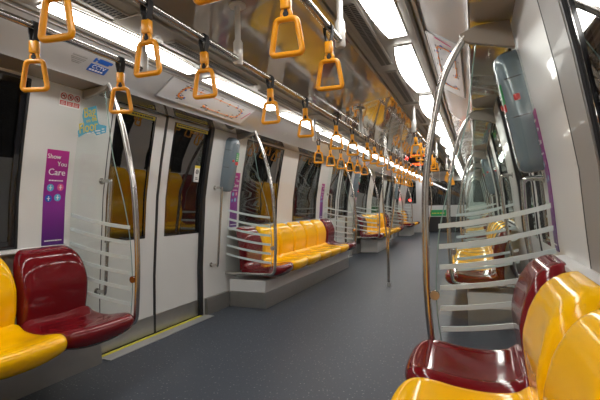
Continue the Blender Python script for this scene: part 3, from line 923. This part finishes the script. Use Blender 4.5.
# decal on the first glass screen
def plane_frame(o, rt, up):
    rt = Vector(rt).normalized(); up = Vector(up).normalized(); n = rt.cross(up)
    Mx = Matrix((rt, up, n)).transposed().to_4x4(); Mx.translation = Vector(o); return Mx
F = plane_frame((-1.235, 2.0 - .0055, 1.685), (1, 0, 0), (0, 0, 1)) @ Matrix.Diagonal((1.1, 1.1, 1, 1))
t = thing('glass_decal', 'blue and yellow Bag on the Floor decal on the glass screen', 'decal', (-1.235, 1.994, 1.60), 0)
def rot(F, a, x, y, z=0): return F @ Matrix.Translation((x, y, z)) @ Matrix.Rotation(a, 4, 'Z')
bm = BM()
ol = [(-.125, -.045), (-.075, .0), (-.085, .045), (-.075, .085), (.035, .095), (.04, .04), (.045, .01), (.055, -.02), (.115, -.035), (.11, -.075), (.03, -.085), (.02, -.07), (-.06, -.065), (-.12, -.085)]
vv = [bm.verts.new(F @ Vector((x, y, 0))) for x, y in ol]; bm.faces.new(vv)
finish('backing', bm, M['cyan'], t, smooth=False)
lettering('lettering', 'Bag', .088, rot(F, .05, -.02, .060, .001), M['yelst'], t, sx=.80)
lettering('lettering', 'on the', .034, rot(F, .05, -.005, .012, .001), M['yelst'], t)
lettering('lettering', 'Floor', .088, rot(F, .06, -.035, -.030, .001), M['yelst'], t, sx=.82)
bm = BM()
for (x, y, w) in ((-.03, -.067, .03), (.005, -.064, .02), (.045, -.058, .04), (.088, -.052, .02), (.05, -.073, .03), (.09, -.067, .024)): box(bm, x - w / 2, x + w / 2, y - .0035, y + .0035, .0008, .0016, mtx=F)
finish('small_print', bm, M['white'], t, smooth=False)

# cove-mounted things (door side)
cn = Vector((-.2, 0, -.16)); cup = Vector((.215, 0, .142)).normalized()
def cove_frame(side, f, y, off=.002):
    """f = 0 at the lower edge, 1 at the upper edge of the cove panel."""
    a = Vector((1.075, 0, 1.9385)); b = Vector((.885, 0, 2.0675)); p = a.lerp(b, f); k = 0 if side < 0 else -.025
    up = (b - a).normalized(); up = Vector((side * up.x, 0, up.z)); rt = Vector((0, -side, 0)); n = rt.cross(up)
    Mx = Matrix((rt, up, n)).transposed().to_4x4(); Mx.translation = Vector((side * (p.x + k), y, p.z)) + n * off; return Mx
def make_map(label, side, y0, y1):
    yc = (y0 + y1) / 2; L = y1 - y0; F = cove_frame(side, .5, yc, .006); H = .104
    t = thing('route_map', label, 'route map', F.translation, 0, 'route map panels above the doorways')
    bm = BM(); box(bm, -L / 2, L / 2, -H, H, -.004, .002, .001, mtx=F); finish('panel', bm, M['mapw'], t, smooth=False)
    bm = BM(); e = .004
    for q in ((-L / 2, L / 2, -H - e, -H + e), (-L / 2, L / 2, H - e, H + e), (-L / 2 - e, -L / 2 + e, -H, H), (L / 2 - e, L / 2 + e, -H, H)): box(bm, *q, -.004, .004, mtx=F)
    finish('frame', bm, M['alum'], t, smooth=False)
    P = [(-.36, -.04), (-.40, -.045), (-.42, -.02), (-.415, .03), (-.395, .060), (-.34, .066), (-.10, .062), (.2, .058), (.40, .050), (.44, .02), (.44, -.03), (.40, -.055), (.30, -.062), (.0, -.062), (-.08, -.05)]
    bm = BM(); tube(bm, [F @ Vector((x, y, .003)) for x, y in catmull([(*p, 0) for p in P], 4) and [(v.x, v.y) for v in catmull([(*p, 0) for p in P], 4)]], .0024, 6); finish('route_line', bm, M['orange'], t)
    pts = [(v.x, v.y) for v in catmull([(*p, 0) for p in P], 2)]
    bm = BM(); i2 = BM()
    for i, (x, y) in enumerate(pts):
        box(bm, x - .008, x + .008, y - .008, y + .008, .002, .0065, .002, mtx=F)
        w = random.uniform(.02, .038); dy = .022 if i % 2 else -.022
        bk = BM(); box(bk, x - w / 2, x + w / 2, y + dy - .003, y + dy + .003, .002, .003, mtx=F); finish('station_name', bk, M['black'], t, smooth=False)
        if i % 3 == 0: box(i2, x + .012, x + .030, y - .008, y + .008, .002, .0045, mtx=F)
    finish('station_dots', bm, M['orange'], t); finish('interchange_marks', i2, M['blue'], t, smooth=False)
    bm = BM(); tube(bm, [F @ Vector(p) for p in ((.53, -.05, .003), (.55, .0, .003), (.575, .055, .003))], .003, 6); finish('branch_line', bm, M['pinkst'], t)
    return t
make_map('white route map with an orange loop line on the cove above the doorway', -1, 2.40, 3.60)
make_map('pale route map panel on the cove across from the orange loop map', 1, 2.40, 3.60)
make_map('small distant route map panel above the second door-side doorway', -1, 7.57, 8.77)
# CCTV sticker
F = cove_frame(-1, .47, 1.862, .001)
t = thing('camera_sticker', 'blue security camera sticker with lettering on the cove by the near rail', 'sticker', F.translation, 0)
bm = BM(); box(bm, -.062, .068, -.085, -.028, 0, .0012, mtx=F); lb = finish('label', bm, M['blue'], t, smooth=False)
lettering('lettering', 'CCTV', .036, rot(F, 0, .002, -.046, .0018), M['white'], lb)
bm = BM(); x = -.05
while x < .05: box(bm, x, x + .016, -.077, -.066, .001, .0018, mtx=F); x += .02
finish('small_print', bm, M['white'], lb, smooth=False)
bm = BM(); box(bm, -.032, .048, -.012, .030, 0, .0012, .0, mtx=F); box(bm, -.062, -.046, -.014, .018, 0, .0012, mtx=F); box(bm, -.047, -.03, .0, .008, 0, .0012, mtx=F)
box(bm, .048, .066, .0, .022, 0, .0012, mtx=F); box(bm, .002, .012, .03, .052, 0, .0012, mtx=F); box(bm, -.016, .03, .048, .060, 0, .0012, mtx=F); box(bm, -.03, .045, .070, .080, 0, .0012, mtx=F)
finish('camera_symbol', bm, M['blue'], t, smooth=False)
# speakers
def make_speaker(label, y):
    F = cove_frame(-1, .46, y, .0005)
    t = thing('speaker_grille', label, 'speaker', F.translation, 0, 'perforated speaker grilles on the cove')
    bm = BM(); vs = [bm.verts.new(F @ Vector((.052 * math.cos(a), .070 * math.sin(a), .001))) for a in [PI / 8 + PI / 4 * k for k in range(8)]]; f = bm.faces.new(vs)
    r = bmesh.ops.extrude_face_region(bm, geom=[f]); 
    for v in r['geom']:
        if isinstance(v, bmesh.types.BMVert): v.co += F.to_3x3() @ Vector((0, 0, -.002))
    finish('mesh_plate', bm, M['perf'], t, smooth=False)
make_speaker('octagonal perforated speaker grille left of the camera sticker', 1.712)
make_speaker('octagonal perforated speaker grille over the long door-side seat row', 4.55)
# soffit access covers
# door glass sticker
OFD = -.030
t = thing('door_sticker', 'small white and yellow warning sticker on the door glass', 'sticker', (WX(-1, 1.35), 3.39, 1.35), 0)
bm = BM(); wall_slab(bm, -1, 3.345, 3.425, 1.36, 1.52, OFD, .002); finish('backing', bm, M['white'], t, smooth=False)
bm = BM(); wall_slab(bm, -1, 3.345, 3.425, 1.495, 1.52, OFD + .001, .001); finish('yellow_band', bm, M['yelst'], t, smooth=False)
bm = BM(); F = wall_frame(-1, 3.385, 1.46, OFD + .001); tube(bm, [F @ Vector((.02 * math.cos(a), .02 * math.sin(a), .001)) for a in [2 * PI * q / 18 for q in range(18)]], .003, 6, closed=True); box(bm, -.006, .006, -.012, .012, 0, .001, mtx=F)
F = wall_frame(-1, 3.385, 1.395, OFD + .001); box(bm, -.02, .02, -.012, -.004, 0, .001, mtx=F); box(bm, -.02, .014, .004, .010, 0, .001, mtx=F); finish('print', bm, M['black'], t, smooth=False)

# ------------------------------------------------------------------ things at the far end
t = thing('exit_sign', 'small green sign on the white band of the end wall', 'sign', (-.21, YE - .035, .62), 0)
bm = BM(); box(bm, -.49, .07, YE - .045, YE - .030, .63, .86, .004); finish('face', bm, M['exit'], t, smooth=False)
bm = BM(); 
for x, w in ((-.42, .05), (-.33, .08), (-.22, .06), (-.12, .08), (-.02, .05)): box(bm, x - w / 2, x + w / 2, YE - .047, YE - .044, .72, .75)
finish('print', bm, M['yelst'], t, smooth=False)
t = thing('tail_light', 'small glowing red lamp in the window beside the last seats', 'lamp', (-1.25, YE - .03, 1.22), 0)
bm = BM(); cyl(bm, (-1.25, YE - .045, 1.25), (-1.25, YE - .02, 1.25), .045, 20); finish('lens', bm, M['redlamp'], t)
bm = BM(); tube(bm, [(-1.25 + .05 * math.cos(a), YE - .03, 1.25 + .05 * math.sin(a)) for a in [2 * PI * q / 24 for q in range(24)]], .008, 8, closed=True); finish('bezel', bm, M['rubber'], t)
t = thing('led_display', 'dark information display with glowing orange dots hung from the ceiling', 'display', (-.12, 10.0, 1.98), 0)
bm = BM(); box(bm, -.33, .09, 10.0, 10.08, 1.955, 2.125, .006); finish('casing', bm, M['black'], t, smooth=False)
bm = BM(); x = -.29
while x < .05:
    w = random.uniform(.03, .06); box(bm, x, x + w, 9.996, 10.001, 2.0, 2.055); x += w + .02
finish('dots', bm, M['led'], t, smooth=False)

# ------------------------------------------------------------------ camera, world, view
f, yaw, pitch, roll = 414.37, .4004, .0167, -.0223
c, s = math.cos(yaw), math.sin(yaw)
R = Vector((c, s, 0)); Fw = Vector((-s, c, 0)); U = Vector((0, 0, 1))
cp, sp = math.cos(pitch), math.sin(pitch); Fw, U = Fw * cp + U * sp, U * cp - Fw * sp
cr, sr = math.cos(roll), math.sin(roll); R, U = R * cr + U * sr, U * cr - R * sr
cam = bpy.data.cameras.new('camera'); cam.sensor_width = 36; cam.lens = f * 36 / 600; cam.clip_start = .02
co = bpy.data.objects.new('camera', cam); COL.objects.link(co)
mw = Matrix((R, U, -Fw)).transposed().to_4x4(); mw.translation = Vector((1.095, 0, 1.089)); co.matrix_world = mw
scn.camera = co

w = bpy.data.worlds.new('tunnel'); scn.world = w; w.use_nodes = True
w.node_tree.nodes['Background'].inputs[0].default_value = (.012, .011, .010, 1); w.node_tree.nodes['Background'].inputs[1].default_value = 1
scn.view_settings.view_transform = 'Standard'; scn.view_settings.look = 'None'; scn.view_settings.gamma = 1
scn.view_settings.use_curve_mapping = False; scn.view_settings.exposure = 0.
scn.cycles.max_bounces = 10; scn.cycles.diffuse_bounces = 6; scn.cycles.glossy_bounces = 5; scn.cycles.transparent_max_bounces = 24
